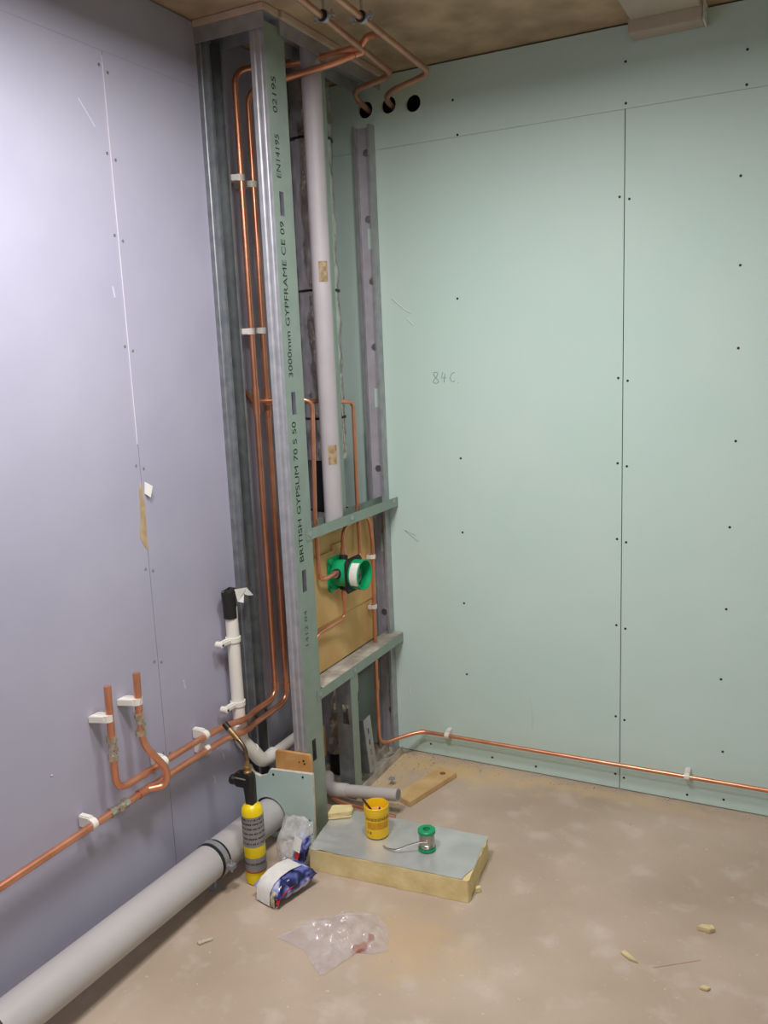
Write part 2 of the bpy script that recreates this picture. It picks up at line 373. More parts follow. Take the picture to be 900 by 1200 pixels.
# lamps of the room (out of frame), plus a long one added as fill
for (x, y, sx, sy, lab) in ((.70, -2.00, .28, .28, 'square white ceiling lamp over the grey soil pipe'), (.98, -1.25, .28, .28, 'square white ceiling lamp over the middle of the floor'), (2.6, -3.6, .3, 1.2, 'long white fill lamp added behind the camera')):
    t = thing('ceiling_lamp', (x, y, 2.56), lab, 'lamp')
    MB().box((x-sx/2-.02, y-sy/2-.02, 2.575), (x+sx/2+.02, y+sy/2+.02, H-.001)).build('housing', WHITEP, t, bevel=.005)
    MB().box((x-sx/2, y-sy/2, 2.56), (x+sx/2, y+sy/2, 2.575)).build('diffuser', LAMPM, t, bevel=.003)

# ================================================================== metal stud frame
YF = -.765
fr = thing('stud_frame', (.13, -.4, 0), 'galvanised metal stud frame boxing in the pipes in the corner', 'stud frame')
vz = lambda f2: f2
def plan(u, v, w_): return Vector((u, v, w_))
# left stud: web on the purple wall, opening to the room
st = MB()
st.sheet([(.044, YF+.010), (.044, YF), (.030, YF), (.027, YF+.002), (.018, YF+.002), (.015, YF), (.001, YF), (.001, YF+.07), (.045, YF+.07), (.045, YF+.062)], .0012, plan, .001, 2.62)
tag(st.build('stud', mat('shaded_steel', '#9a9ea0', .45, .75, col2='#868a8d', nscale=25), fr, smooth=False), 'stud in shade-darkened steel fixed against the purple wall')  # darker copy of the steel: shade inside the channel put into the colour
# corner stud: printed web facing the room, ridged flange to the front
st = MB()
x0, x1 = .2, .25
y0, y1 = YF, YF+.107
st.sheet([(x0, y0+.010), (x0, y0), (x0+.012, y0), (x0+.016, y0+.003), (x0+.023, y0+.003), (x0+.027, y0), (x0+.034, y0), (x0+.037, y0+.002), (x0+.042, y0+.002), (x0+.045, y0), (x1, y0)], .0012, plan, .001, 2.62)
st.sheet([(x1, y1), (x0, y1), (x0, y1-.010)], .0012, plan, .001, 2.62)
cs = st.build('stud', STEEL, fr, smooth=False); tag(cs, 'corner stud with black maker print and slots')
slots = [rect(-.733, -.708, a, b) for a, b in ((2.077, 2.148), (1.469, 1.541), (.884, .958), (.283, .361))]
MB().prism(rect(y0, y1, .001, 2.62), YZ(x1), -.0006, .0006, slots).build('stud_face', WEBST, cs, smooth=False)
for txt, za, zb, hgt, m in (('BRITISH GYPSUM 70 S 50', .985, 1.447, .024, INK), ('3000mm GYPFRAME CE 09', 1.585, 2.06, .024, INK), ('EN14195', 2.185, 2.312, .024, INK), ('02195', 2.372, 2.475, .024, INK), ('1412 04', .69, .82, .018, INKF)):
    vs, fs, wd = text_mesh(txt, 1.0, None)
    kz = (zb-za)/wd; kh = hgt/.72
    yb = -.718
    MB().add([Vector((x1+.0011, yb - v.y*kh, za + v.x*kz)) for v in vs], fs).build('printed_text', m, cs, smooth=False)
# right stud on the green wall
st = MB(); X0, X1, T2 = .140, .212, 2.49
st.sheet([(X0+.009, -.043), (X0, -.043), (X0, -.028), (X0+.003, -.024), (X0, -.02), (X0, -.002)], .0012, plan, .001, T2)
st.sheet([(X1, -.002), (X1, -.043), (X1-.009, -.043)], .0012, plan, .001, T2)
rs = tag(st.build('stud', STEEL, fr, smooth=False), 'stud with slots fixed to the green wall')
MB().prism(rect(X0, X1, .001, T2), XZ(-.0014), -.0006, .0006, [rect(.166, .194, a, b) for a, b in ((2.05, 2.126), (1.445, 1.519), (.855, .932), (.255, .33))]).build('stud_face', mat('wall_lit_steel', '#c4bfc8', .5, .3, col2='#b6b1ba', nscale=20, bump=.05, bscale=250), rs, smooth=False)  # web tinted pale lavender: light reflected off the purple wall put into the colour
for q in ((.175, -.0025, 2.40), (.172, -.0025, 2.16), (.178, -.0025, 1.93), (.176, -.0025, 1.68), (.17, -.0025, 1.2), (.17, -.0025, .6), (.185, -.0025, .17)):
    screws(fr, [q], 'y', SCRM, -3)
# upper middle stud behind the grey pipe, lower middle stud
MB().sheet([(.16, -.352), (.16, -.36), (.215, -.36), (.215, -.402), (.206, -.402)], .0012, plan, 1.056, 2.62).build('stud', WEBST, fr, smooth=False)
ms = MB().sheet([(.250, -.452), (.250, -.404), (.242, -.404)], .0012, plan, .001, .486).build('stud', WEBST, fr, smooth=False)
MB().prism(rect(.186, .250, .001, .486), XZ(-.452), -.0006, .0006, [rect(.210, .238, .30, .375)]).build('stud_face', MATS['shaded_steel'], ms, smooth=False)  # web in the darker steel copy, its shade painted in
# head track: front and side
MB().sheet([(YF-.006, 2.598), (YF-.006, 2.643), (YF+.076, 2.643), (YF+.076, 2.598)], .0012, lambda u, v, w_: Vector((w_, u, v)), .001, .2565).build('head_track', STEEL, fr, smooth=False)
MB().sheet([(.2565, 2.600), (.2565, 2.643), (.165, 2.643), (.165, 2.600)], .0012, lambda u, v, w_: Vector((u, w_, v)), YF+.078, -.03).build('head_track', STEEL, fr, smooth=False)
# wall side track (dark plate behind the left stud top)
# transoms
MB().sheet([(.2515, 1.087), (.2515, 1.052), (.180, 1.052), (.180, 1.087)], .0012, lambda u, v, w_: Vector((u, w_, v)), -.645, -.004).build('transom', WEBST, fr, smooth=False)
MB().box((.2512, -.695, 1.050), (.2530, -.02, 1.087)).build('transom_face', WEBST, fr, smooth=False)
MB().sheet([(.2515, .484), (.2515, .520), (.180, .520), (.180, .484)], .0012, lambda u, v, w_: Vector((u, w_, v)), -.645, -.004).build('transom', STEELD, fr, smooth=False)
MB().box((.2512, -.685, .484), (.2530, -.02, .520)).build('transom_face', WEBST, fr, smooth=False)
screws(fr, [(.2531, -.675, 1.070), (.2531, -.385, 1.070), (.2531, -.04, 1.075), (.2531, -.668, .503), (.2531, -.42, .503)], 'x', SCRM, 2.2)
# floor track
MB().sheet([(.2515, .036), (.2515, .001), (.186, .001), (.186, .036)], .0012, lambda u, v, w_: Vector((u, w_, v)), -.40, -.045).build('floor_track', STEELD, fr, smooth=False)
# loose slotted stud leaning inside the boxing
ls = thing('slotted_stud_offcut', (.225, -.30, 0), 'short slotted steel offcut leaning beside the lower middle stud', 'metal offcut')
rot = Ry(-3) @ Rx(4)
def lean(u, v, w_): return Vector((.225, -.30, .045)) + rot @ Vector((u, v, w_))
MB().sheet([(-.04, -.020), (-.04, -.028), (.022, -.028)], .0015, lean, 0, .225).build('web', MATS['shaded_steel'], ls, smooth=False)  # front web takes the darker copy too, shade put into its colour
MB().prism(rect(-.028, .028, 0, .225), lambda u, v, w_: lean(.022+w_, u, v), -.0007, .0007, [rect(-.005, .005, .02+.045*k, .045+.045*k) for k in range(4)]).build('slotted_flange', STEEL, ls, smooth=False)

# timber packing on the ceiling around the head track
tp = thing('timber_packer', (.13, -.4, 2.6445), 'pale timber packing strips between ceiling and metal frame', 'timber')
MB().box((0.001, YF-.012, 2.6445), (.262, YF+.07, H-.001)).build('strip', PALE, tp, bevel=.002)
MB().box((.185, YF+.072, 2.6445), (.270, -.004, H-.001)).build('strip', PALE, tp, bevel=.002)
tag(MB().box((.196, -.748, .53), (.199, -.742, 1.12)).build('timber_strip', mat('pale_strip', '#d9b9a4', .8), bevel=.0008), 'thin pale strip standing behind the corner stud flange', 'timber')

# ================================================================== boxed-in pipes
# foil wrapped stack
stk = thing('foil_wrapped_stack', (.085, -.256, 0), 'foil wrapped vertical stack pipe in the corner behind the frame', 'pipe')
def foil(z0, z1, r, amp, seed):
    mb = MB(); n, seg = int((z1-z0)/.012), 56; vs = []; fs = []
    for i in range(n+1):
        z = z0+(z1-z0)*i/n
        for k in range(seg):
            th = 2*math.pi*k/seg
            q = Vector((math.cos(th)*2.2, math.sin(th)*2.2, z*14+seed))
            rr = r + amp*(mnoise.noise(q*1.3)+.6*abs(mnoise.noise(q*3.1)))
            vs.append(Vector((.085+rr*math.cos(th), -.256+rr*math.sin(th), z)))
    for i in range(n):
        for k in range(seg): j = (k+1) % seg; fs.append((i*seg+k, i*seg+j, (i+1)*seg+j, (i+1)*seg+k))
    return mb.add(vs, fs)
foil(1.27, 2.664, .073, .0065, 3).build('foil_wrap', FOIL, stk, angle=22)
foil(.10, 1.075, .073, .009, 9).build('foil_wrap', FOIL, stk, angle=18)
MB().lathe([(.055, .001), (.055, 2.66)], (.085, -.256, 0), 'z', 32).build('stack_pipe', BLACKP, stk)
for z in (2.405, 1.885, 1.425):
    MB().lathe([(.078, z-.004), (.080, z-.004), (.080, z+.004), (.078, z+.004)], (.085, -.256, 0), 'z', 40).build('cable_tie', BLACKP, stk)
# grey textured pipe
gp = thing('grey_overflow_pipe', (.215, -.448, 1.055), 'grey plastic pipe standing in the frame in front of the foil stack', 'pipe')
MB().lathe([(.033, 1.0545), (.033, 2.64)], (.215, -.448, 0), 'z', 36).build('pipe', GREYP, gp)
for z in (1.31, 1.93):
    mb = MB(); vs = []; fs = []; N = 8
    for k in range(N+1):
        a = math.radians(-75+55*k/N)
        for zz in (z-.034, z+.034): vs.append(Vector((.215+.0336*math.cos(a), -.448+.0336*math.sin(a), zz)))
    for k in range(N): fs.append((2*k, 2*k+2, 2*k+3, 2*k+1))
    mb.add(vs, fs).build('tape_patch', mat('brown_tape', '#b09a76', .6, col2='#7d6a4e', nscale=60, bump=.2), gp)

# copper risers: first one ends in the nearer tap tail, second goes on out of the frame
def sleeve(parent, a, b, r=.0133, name='solder_joint', m=COPPER):
    return MB().tube([a, b], r, seg=16).build(name, m, parent)
def iso_valve(parent, c, d):
    c = Vector(c); d = Vector(d).normalized(); v = MB()
    v.ring_tube([c-d*.034, c-d*.018], .0155, 6); v.ring_tube([c+d*.018, c+d*.034], .0155, 6)
    v.ring_tube([c-d*.020, c+d*.020], .011, 14)
    s = d.cross(Vector((1, 0, 0))).normalized()
    v.ring_tube([c+Vector((.004, 0, 0)), c+Vector((.016, 0, 0))], .008, 10)
    return v.build('isolation_valve', BRASS, parent, angle=30)
R1 = .0105
ya, yb = -.654, -.588
A = thing('copper_pipe', (.058, ya, .45), 'copper riser nearer the left stud, running to the left upright tap tail', 'pipe')
za, zb = .462, .422
MB().tube([(.38, -.45, 2.605), (.17, -.445, 2.600), (.058, ya, 2.545), (.058, ya, 1.0), (.058, ya, za), (.058, -.80, za-.003), (.068, -.83, za-.004), (.072, -.87, za+.002), (.05, -.95, za+.008), (.046, -1.1, za+.013), (.046, -1.427, .478), (.046, -1.420, .785)], R1, .05, 14).build('pipe', COPPER, A)
sleeve(A, (.058, ya, 1.555), (.058, ya, 1.465)); sleeve(A, (.058, ya, .485), (.058, ya, .52))
iso_valve(A, (.046, -1.4245, .605), (0, .02, 1))
B = thing('copper_pipe', (.058, yb, .42), 'copper riser nearer the corner, running low along the purple wall out of frame', 'pipe')
MB().tube([(.375, -.44, 2.59), (.30, -.47, 2.565), (.17, -.50, 2.545), (.058, yb, 2.50), (.058, yb, 1.0), (.058, yb, zb), (.058, -.80, zb-.006), (.068, -.83, zb-.004), (.072, -.87, zb), (.05, -.95, zb+.004), (.046, -1.2, zb+.004), (.046, -3.2, .424)], R1, .05, 14).build('pipe', COPPER, B)
sleeve(B, (.058, yb, 1.545), (.058, yb, 1.455)); sleeve(B, (.058, yb, .455), (.058, yb, .49))
sleeve(B, (.046, -1.29, .426), (.046, -1.345, .427), .0135)
MB().tube([(.046, -1.315, .427), (.082, -1.268, .425), (.085, -1.262, .475), (.060, -1.318, .570), (.050, -1.318, .62), (.05, -1.312, .785)], R1, .045, 14).build('tap_tail', COPPER, B)
iso_valve(B, (.05, -1.317, .632), (0, .01, 1)); iso_valve(B, (.046, -1.425, .428), (0, 1, 0))
# clips
def saddle_clip(loc, along, label, group=None):
    """white plastic pipe clip holding a pipe along z or y, fixed to x=0 wall"""
    x, y, z = loc; t = thing('pipe_clip', (0, y, z), label, 'clip', group)
    if along == 'z':
        MB().tube([(x-.006, y, z-.010), (x-.006, y, z+.010)], .0165, seg=20).build('collar', WHITEP, t)
        MB().prism([(-.0, -.030), (x-.012, -.018), (x-.004, -.016), (x-.004, .012), (.012, .012), (0, .006)], lambda u, v, w_: Vector((u+.0005, y+v-.004, z+w_)), -.0095, .0095).build('base', WHITEP, t, bevel=.0015)
    else:
        MB().tube([(x-.004, y-.009, z), (x-.004, y+.009, z)], .0165, seg=20).build('collar', WHITEP, t)
        MB().box((.0005, y-.0095, z-.013), (x-.004, y+.0095, z+.022)).build('base', WHITEP, t, bevel=.003)
    return t
saddle_clip((.046, -1.424, .695), 'z', 'white clip on the left upright tap tail')
saddle_clip((.05, -1.315, .702), 'z', 'white clip on the right upright tap tail')
saddle_clip((.046, -1.035, za+.012), 'y', 'white clip on the upper low run left of the white waste pipe')
saddle_clip((.046, -1.035, zb+.004), 'y', 'white clip on the lower run left of the white waste pipe')
saddle_clip((.046, -1.232, .475), 'y', 'white clip half hidden behind the curved tap tail')
saddle_clip((.046, -1.52, .428), 'y', 'white clip on the low copper run left of all fittings')
saddle_clip((.058, ya, 2.223), 'z', 'upper white clip on the riser nearer the left stud')
saddle_clip((.058, yb, 2.213), 'z', 'upper white clip on the riser nearer the corner')
saddle_clip((.058, ya, 1.74), 'z', 'lower white clip on the riser nearer the left stud')
saddle_clip((.058, yb, 1.743), 'z', 'lower white clip on the riser nearer the corner')
# brown wooden plug in the purple wall behind the risers
tag(MB().tube([(.0, -.66, 1.555), (.012, -.645, 1.54), (.02, -.62, 1.505)], .008, seg=10).build('wooden_plug', KNOT), 'short brown stub on the purple wall beside the risers', 'stub')

# shower feeds, outlet
f1 = thing('copper_pipe', (.205, -.55, .88), 'copper feed dropping beside the corner stud into the green valve', 'pipe')
MB().tube([(.058, ya, 1.51), (.075, ya+.02, 1.51), (.205, -.535, 1.505), (.205, -.56, 1.10), (.212, -.562, .875), (.235, -.475, .888)], .0078, .032, 12).build('pipe', COPPER, f1)
f2 = thing('copper_pipe', (.19, -.235, .9), 'copper feed bending down right of the grey pipe to the green valve', 'pipe')
MB().tube([(.058, yb, 1.50), (.08, yb+.02, 1.50), (.14, -.42, 1.495), (.19, -.29, 1.485), (.19, -.222, 1.478), (.197, -.240, 1.06), (.205, -.250, .885), (.222, -.368, .875)], .0078, .03, 12).build('pipe', COPPER, f2)
f3 = thing('copper_pipe', (.21, -.39, .12), 'copper outlet looping over the valve, then along the green wall to the right', 'pipe')
MB().tube([(.215, -.395, .935), (.215, -.392, 1.03), (.215, -.30, 1.047), (.205, -.165, 1.035), (.20, -.137, .93), (.20, -.15, .55), (.20, -.157, .30), (.205, -.163, .085), (.275, -.085, .10), (.335, -.036, .112), (.42, -.034, .112), (3.4, -.034, .122)], .0078, .045, 12).build('pipe', COPPER, f3)
sleeve(f3, (.20, -.153, .36), (.2005, -.155, .32), .0098); sleeve(f3, (.33, -.04, .111), (.352, -.034, .112), .0098)
sleeve(f3, (.215, -.395, .935), (.215, -.394, .962), .0105)
f4 = thing('copper_pipe', (.21, -.4, .68), 'thin copper pipe leaving the valve bottom and turning left', 'pipe')
MB().tube([(.212, -.40, .80), (.212, -.402, .70), (.205, -.43, .69), (.195, -.56, .685), (.195, -.60, .64)], .0062, .025, 12).build('pipe', COPPER, f4)
sleeve(f4, (.212, -.40, .80), (.212, -.4, .765), .0095)
for (z, y, lab) in ((.868, -.139, 'white clip on the outlet pipe level with the green valve'), (.665, -.145, 'white clip on the outlet pipe below the green valve')):
    t = thing('pipe_clip', (.18, y, z), lab, 'clip')
    MB().tube([(.198, y, z-.008), (.198, y, z+.008)], .0125, seg=18).build('collar', WHITEP, t)
    MB().box((.1805, y-.022, z-.008), (.195, y+.008, z+.008)).build('base', WHITEP, t, bevel=.0015)
for (x, lab) in ((.45, 'white clip on the wall pipe near the frame'), (1.379, 'white clip on the wall pipe right of the board joint')):
    t = thing('pipe_clip', (x, 0, .115), lab, 'clip')
    zc = .1125 if x < 1 else .1155
    MB().tube([(x-.009, -.033, zc), (x+.009, -.033, zc)], .0125, seg=18).build('collar', WHITEP, t)
    MB().box((x-.0095, -.03, zc-.008), (x+.0095, -.0005, zc+.020)).build('base', WHITEP, t, bevel=.002)

# plywood backing
tag(MB().box((.162, -.645, .694), (.1795, -.085, 1.046)).build('plywood_board', PLY, bevel=.001), 'upper plywood board behind the green valve', 'plywood')
tag(MB().box((.158, -.645, .5225), (.1755, -.085, .6915)).build('plywood_board', PLY, bevel=.001), 'lower plywood board resting on the dusty lower transom', 'plywood')
pk = tag(MB().prism([(-.60, .70), (-.395, .70), (-.33, .72), (-.33, .975), (-.425, .975), (-.425, .955), (-.60, .955)], YZ(.180), .0005, .012).build('plywood_packer', PLY, smooth=False), 'small plywood packer directly behind the green valve', 'plywood')
tag(MB().box((.115, -.64, .165), (.135, -.46, .285)).build('timber_noggin', PINEO, bevel=.001), 'orange timber noggin low between corner stud and middle stud', 'timber')

# green valve box
v = thing('shower_valve_box', (.193, -.42, .875), 'green plastic shower valve box with black collar and white label', 'valve')
vy, vz0 = -.42, .872
vx = .1935
MB().lathe([(.046, vx+.004), (.049, vx+.02), (.049, vx+.075), (.046, vx+.078)], (0, vy, vz0), 'x', 40).build('body', VGREEN, v)
MB().prism([(-.062, -.05), (-.05, -.062), (.05, -.062), (.062, -.05), (.062, .05), (.05, .062), (-.05, .062), (-.062, .05)], lambda u, w2, w_: Vector((vx+w_, vy+u, vz0+w2)), 0, .006).build('back_plate', VGREEN, v, bevel=.001)
MB().prism([(.068*math.cos(math.radians(a))*(1.0), .068*math.sin(math.radians(a))) for a in range(0, 360, 12)][:0] or
           [(-.05, -.064), (.05, -.064), (.064, -.05), (.064, .05), (.05, .064), (-.05, .064), (-.064, .05), (-.064, -.05)],
           lambda u, w2, w_: Vector((vx+.070+w_, vy+u*.93, vz0+w2*.98)), 0, .009).build('black_collar', RUBBER, v, bevel=.002)
MB().lathe([(.050, vx+.070), (.0535, vx+.079), (.0555, vx+.121), (.052, vx+.121), (.0505, vx+.082), (.02, vx+.080)], (0, vy, vz0), 'x', 44).build('rim', VGREEN, v)
MB().lathe([(.026, vx+.076), (.034, vx+.083), (.034, vx+.092), (.018, vx+.100)], (0, vy, vz0), 'x', 28).build('cartridge', mat('valve_core', '#7d8a80', .4, .5, col2='#3f4a42', nscale=50), v)
mb = MB(); vs = []; fs = []; N = 12
for k in range(N+1):
    a = math.radians(-125+95*k/N)   # label wrapped on the rim, camera side
    for xx, rr in ((vx+.086, .0548), (vx+.117, .0560)): vs.append(Vector((xx, vy+rr*math.sin(a)*1.0, vz0+rr*math.cos(a)*1.0)))
for k in range(N): fs.append((2*k, 2*k+2, 2*k+3, 2*k+1))
mb.add(vs, fs).build('label', LABELW, v)
for (yy, zz) in ((-.052, .052), (-.052, -.052), (.052, .052), (.052, -.052)):
    MB().lathe([(.011, vx+.006), (.011, vx+.014), (.005, vx+.016)], (0, vy+yy, vz0+zz), 'x', 14).build('fixing_ear', VGREEN, v)
MB().tube([(.225, vy-.044, vz0+.008), (.228, vy-.066, vz0+.010)], .0135, seg=16).build('inlet_nut', BRASS, v)
MB().tube([(.225, vy-.040, vz0+.008), (.227, vy-.056, vz0+.0095)], .018, seg=20).build('inlet_seal', RUBBER, v)
MB().tube([(.217, -.40, vz0+.040), (.217, -.397, vz0+.060)], .0155, seg=18).build('outlet_seal', RUBBER, v)
MB().tube([(.213, -.40, vz0-.040), (.213, -.40, vz0-.066)], .0145, seg=18).build('lower_seal', RUBBER, v)

# ================================================================== overhead copper pipes into the wall holes
for key, (xw, zw), pts_, lab in (('P', HOLES[0], [(.46, -1.1, 2.600), (.447, -.88, 2.600), (.372, -.155, 2.603), (.205, -.145, 2.580), (.19, -.06, 2.560), (.179, .08, 2.545)], 'overhead copper pipe nearer the frame, bending into the left wall hole'),
                            ('Q', HOLES[1], [(.548, -1.1, 2.597), (.535, -.80, 2.597), (.505, -.135, 2.590), (.335, -.115, 2.562), (.29, -.05, 2.557), (.275, .08, 2.545)], 'overhead copper pipe farther right, bending into the middle wall hole')):
    t = thing('copper_pipe', (xw, -.1, 2.6), lab, 'pipe')
    MB().tube(pts_, R1, .055, 14).build('pipe', COPPERD, t)
    if key == 'P':
        MB().tube([(.375, -.44, 2.59), (.395, -.425, 2.598), (.402, -.44, 2.602)], R1*1.02, .02, 14).build('branch', COPPER, t)
    else:
        MB().tube([(.38, -.45, 2.605), (.41, -.455, 2.607), (.43, -.458, 2.628), (.475, -.462, 2.625), (.518, -.47, 2.596)], R1*1.0, .025, 14).build('branch', COPPER, t)
for (x, y, z, lab) in ((.437, -.735, 2.6005, 'steel ring hanger on the overhead pipe nearer the frame'), (.531, -.68, 2.596, 'steel ring hanger on the farther right overhead pipe')):
    t = thing('pipe_hanger', (x, y, z), lab, 'hanger')
    MB().ring_tube([(x, y-.010, z), (x, y+.010, z)], .0155, 20).build('rubber_lining', RUBBER, t)
    MB().ring_tube([(x, y-.007, z), (x, y+.007, z)], .0175, 22).build('ring', STEEL, t)
    for s in (-1, 1): MB().box((x+s*.026-.009, y-.007, z-.004), (x+s*.026+.009, y+.007, z+.004)).build('clamp_ear', STEEL, t, bevel=.001)
    for s in (-1, 1): MB().lathe([(.004, -.012), (.004, .012)], (x+s*.028, y, z), 'z', 8).build('clamp_screw', SCRM, t)
    MB().lathe([(.004, z+.016), (.004, H-.0005)], (x, y, 0), 'z', 10).build('rod', SCRM, t)

# ================================================================== white waste pipe on the purple wall
wp = thing('waste_pipe', (.035, -.845, .25), 'white plastic waste pipe with black taped end on the purple wall', 'pipe')
MB().lathe([(.0215, .42), (.0215, .845)], (.036, -.845, 0), 'z', 28).build('pipe', WHITEP, wp)
MB().lathe([(.0215, .40), (.0265, .402), (.0265, .435), (.0215, .437)], (.036, -.845, 0), 'z', 28).build('socket', WHITEP, wp)
MB().tube([(.036, -.845, .405), (.040, -.845, .375), (.055, -.79, .30)], .0235, .03, 24).build('elbow', WHITEP, wp)
MB().tube([(.050, -.805, .325), (.060, -.765, .262), (.058, -.69, .258)], .0245, .035, 24).build('elbow', WHITEP, wp)
MB().tube([(.058, -.72, .258), (.056, -.46, .256)], .0205, seg=24).build('tail_pipe', WHITEP, wp)
MB().ring_tube([(.058, -.705, .258), (.058, -.690, .258)], .0265, 24).build('collar', WHITEP, wp)
# black tape cap, flattened and crumpled, with a silver flap
mb = MB(); vs = []; fs = []; seg = 24
for i, (z, rx, ry) in enumerate(((.81, .0225, .0225), (.85, .0225, .0225), (.872, .022, .027), (.900, .019, .035), (.907, .012, .033), (.909, .003, .01))):
    for k in range(seg):
        th = 2*math.pi*k/seg; vs.append(Vector((.036+rx*math.cos(th), -.850+ry*math.sin(th)+.002*math.sin(5*th)*(i > 2), z+(.003*math.sin(3*th) if i > 2 else 0))))
for i in range(5):
    for k in range(seg): j = (k+1) % seg; fs.append((i*seg+k, i*seg+j, (i+1)*seg+j, (i+1)*seg+k))
mb.add(vs, fs).build('tape_cap', BLACKT, wp, angle=50)
MB().prism([(-.842, .906), (-.79, .900), (-.765, .868), (-.785, .872), (-.80, .880), (-.812, .853), (-.832, .862)], lambda u, v_, w_: Vector((.047+w_+.25*(u+.84)+.3*abs(v_-.885), u, v_)), 0, .0012).build('tape_flap', LABELW, wp, smooth=False)
for (z, lab) in ((.735, 'upper white clip on the waste pipe'), (.51, 'lower white clip on the waste pipe')):
    t = thing('waste_clip', (0, -.87, z), lab, 'clip')
    vs = []; fs = []
    MB().ring_tube([(.036, -.845, z-.008), (.036, -.845, z+.008)], .0255, 28).build('band', WHITEP, t)
    MB().box((.024, -.914, z-.009), (.045, -.850, z+.009)).build('arm', WHITEP, t, bevel=.004)
    MB().lathe([(.011, .020), (.011, .044), (.008, .046)], (0, -.912, z), 'x', 16).build('boss', WHITEP, t)
    MB().lathe([(.004, .046), (.004, .0472)], (0, -.912, z), 'x', 10).build('screw', SCRB, t)

# ================================================================== soil pipe and boxing at the floor
sp = thing('soil_pipe', (.1, -1.8, .03), 'large grey soil pipe running low along the purple wall', 'pipe')
pa, pb = Vector((.1, -.775, .0865)), Vector((.1, -3.6, .190))
MB().ring_tube([pa, pb], .0565, 48).build('pipe', SOIL, sp, angle=60)
MB().ring_tube([pa+(pb-pa)*.0018, pa+(pb-pa)*.004], .059, 48).build('rubber_seal', RUBBER, sp)
def on(y): t_ = (y-pa.y)/(pb.y-pa.y); return pa+(pb-pa)*t_
MB().ring_tube([on(-1.928), on(-2.0)], .062, 48).build('coupling', mat('black_coupling', '#23242c', .5), sp)
br = thing('pipe_bracket', (.1, -1.115, 0), 'steel bracket with rubber lining around the grey soil pipe', 'bracket')
MB().ring_tube([on(-1.093), on(-1.132)], .0585, 48).build('rubber_lining', RUBBER, br)
MB().ring_tube([on(-1.103), on(-1.122)], .0608, 48).build('band', STEEL, br)
c = on(-1.112)
MB().box((.160, -1.126, c.z-.012), (.184, -1.100, c.z+.004)).build('clamp_ear', STEEL, br, bevel=.002)
MB().lathe([(.005, -.022), (.005, .018)], (.173, -1.113, c.z), 'z', 10).build('clamp_bolt', SCRM, br)
MB().lathe([(.006, .0), (.006, c.z-.058)], (.1, -1.112, 0), 'z', 10).build('foot_rod', STEEL, br)
MB().lathe([(.02, 0), (.02, .004)], (.1, -1.112, 0), 'z', 16).build('foot_plate', STEEL, br)
# green board offcut around the pipe
gb = thing('plasterboard_offcut', (.14, -.785, 0), 'green plasterboard offcut at the floor with the soil pipe passing through', 'plasterboard')
out = [(.002, .004), (.278, .004), (.283, .272), (.15, .262), (.112, .258), (.098, .236), (.068, .224), (.040, .232), (.026, .256), (.002, .258)]
MB().prism(out, XZ(-.7945), .0006, .0122, [circ(.1, .087, .0645, 40)]).build('board_core', GYP, gb, smooth=False)
MB().prism([(a if a > .01 else a, b) for a, b in out], XZ(-.7945), -.0003, .0006, [circ(.1, .087, .0645, 40)]).build('paper_face', GREEN2, gb, smooth=False)
screws(gb, [(.125, -.7948, .242), (.245, -.7948, .255), (.262, -.7948, .10), (.27, -.7948, .052)], 'y', SCRB, -1)
tag(MB().prism([(.128, .21), (.270, .21), (.270, .322), (.266, .331), (.133, .326), (.128, .318)], XZ(-.781), .0, .0145).build('timber_block', PINEO, bevel=.0015), 'orange timber block standing behind the small green offcut', 'timber')
tbk = bpy.data.objects['timber_block']
for (x, z, r_) in ((.243, .307, .004), (.246, .297, .0035), (.226, .300, .0028)): MB().lathe([(r_, 0), (r_*.6, -.0006)], (x, -.7812, z), 'y', 10).build('nail_hole', DARK, tbk)

# ================================================================== things on the floor
# insulation board
ib = thing('insulation_board', (.58, -.75, 0), 'foil faced yellow insulation board lying flat on the floor', 'insulation')
bot = [(.325, -.908), (.866, -.866), (.838, -.612), (.285, -.642)]
def slab(bot_, z0, z1, jit, n=26, seed=1, shrink=0):
    rnd = random.Random(seed); ring = []
    for i in range(4):
        a = Vector(bot_[i]); b = Vector(bot_[(i+1) % 4])
        for k in range(n): ring.append(a+(b-a)*(k/n))
    cx = sum((q for q in ring), Vector((0, 0)))/len(ring)
    mb = MB(); vs = []; m = len(ring); L = 5
    for l in range(L):
        z = z0+(z1-z0)*l/(L-1)
        for i, q in enumerate(ring):
            d_ = (q-cx).normalized(); j = (mnoise.noise(Vector((q.x*30, q.y*30, l*1.7+seed)))*jit)
            if i % n == 0: j -= .004
            qq = q+d_*(j-shrink); vs.append(Vector((qq.x, qq.y, z)))
    fs = [tuple(range(m))[::-1], tuple((L-1)*m+i for i in range(m))]
    for l in range(L-1):
        for i in range(m): j = (i+1) % m; fs.append((l*m+i, l*m+j, (l+1)*m+j, (l+1)*m+i))
    return mb.add(vs, fs)
slab(bot, .001, .074, .005).build('foam_core', FOAM, ib, angle=25)
mb = MB(); N, Mx = 60, 28; vs = []; fs = []
P4 = [Vector(q) for q in bot]
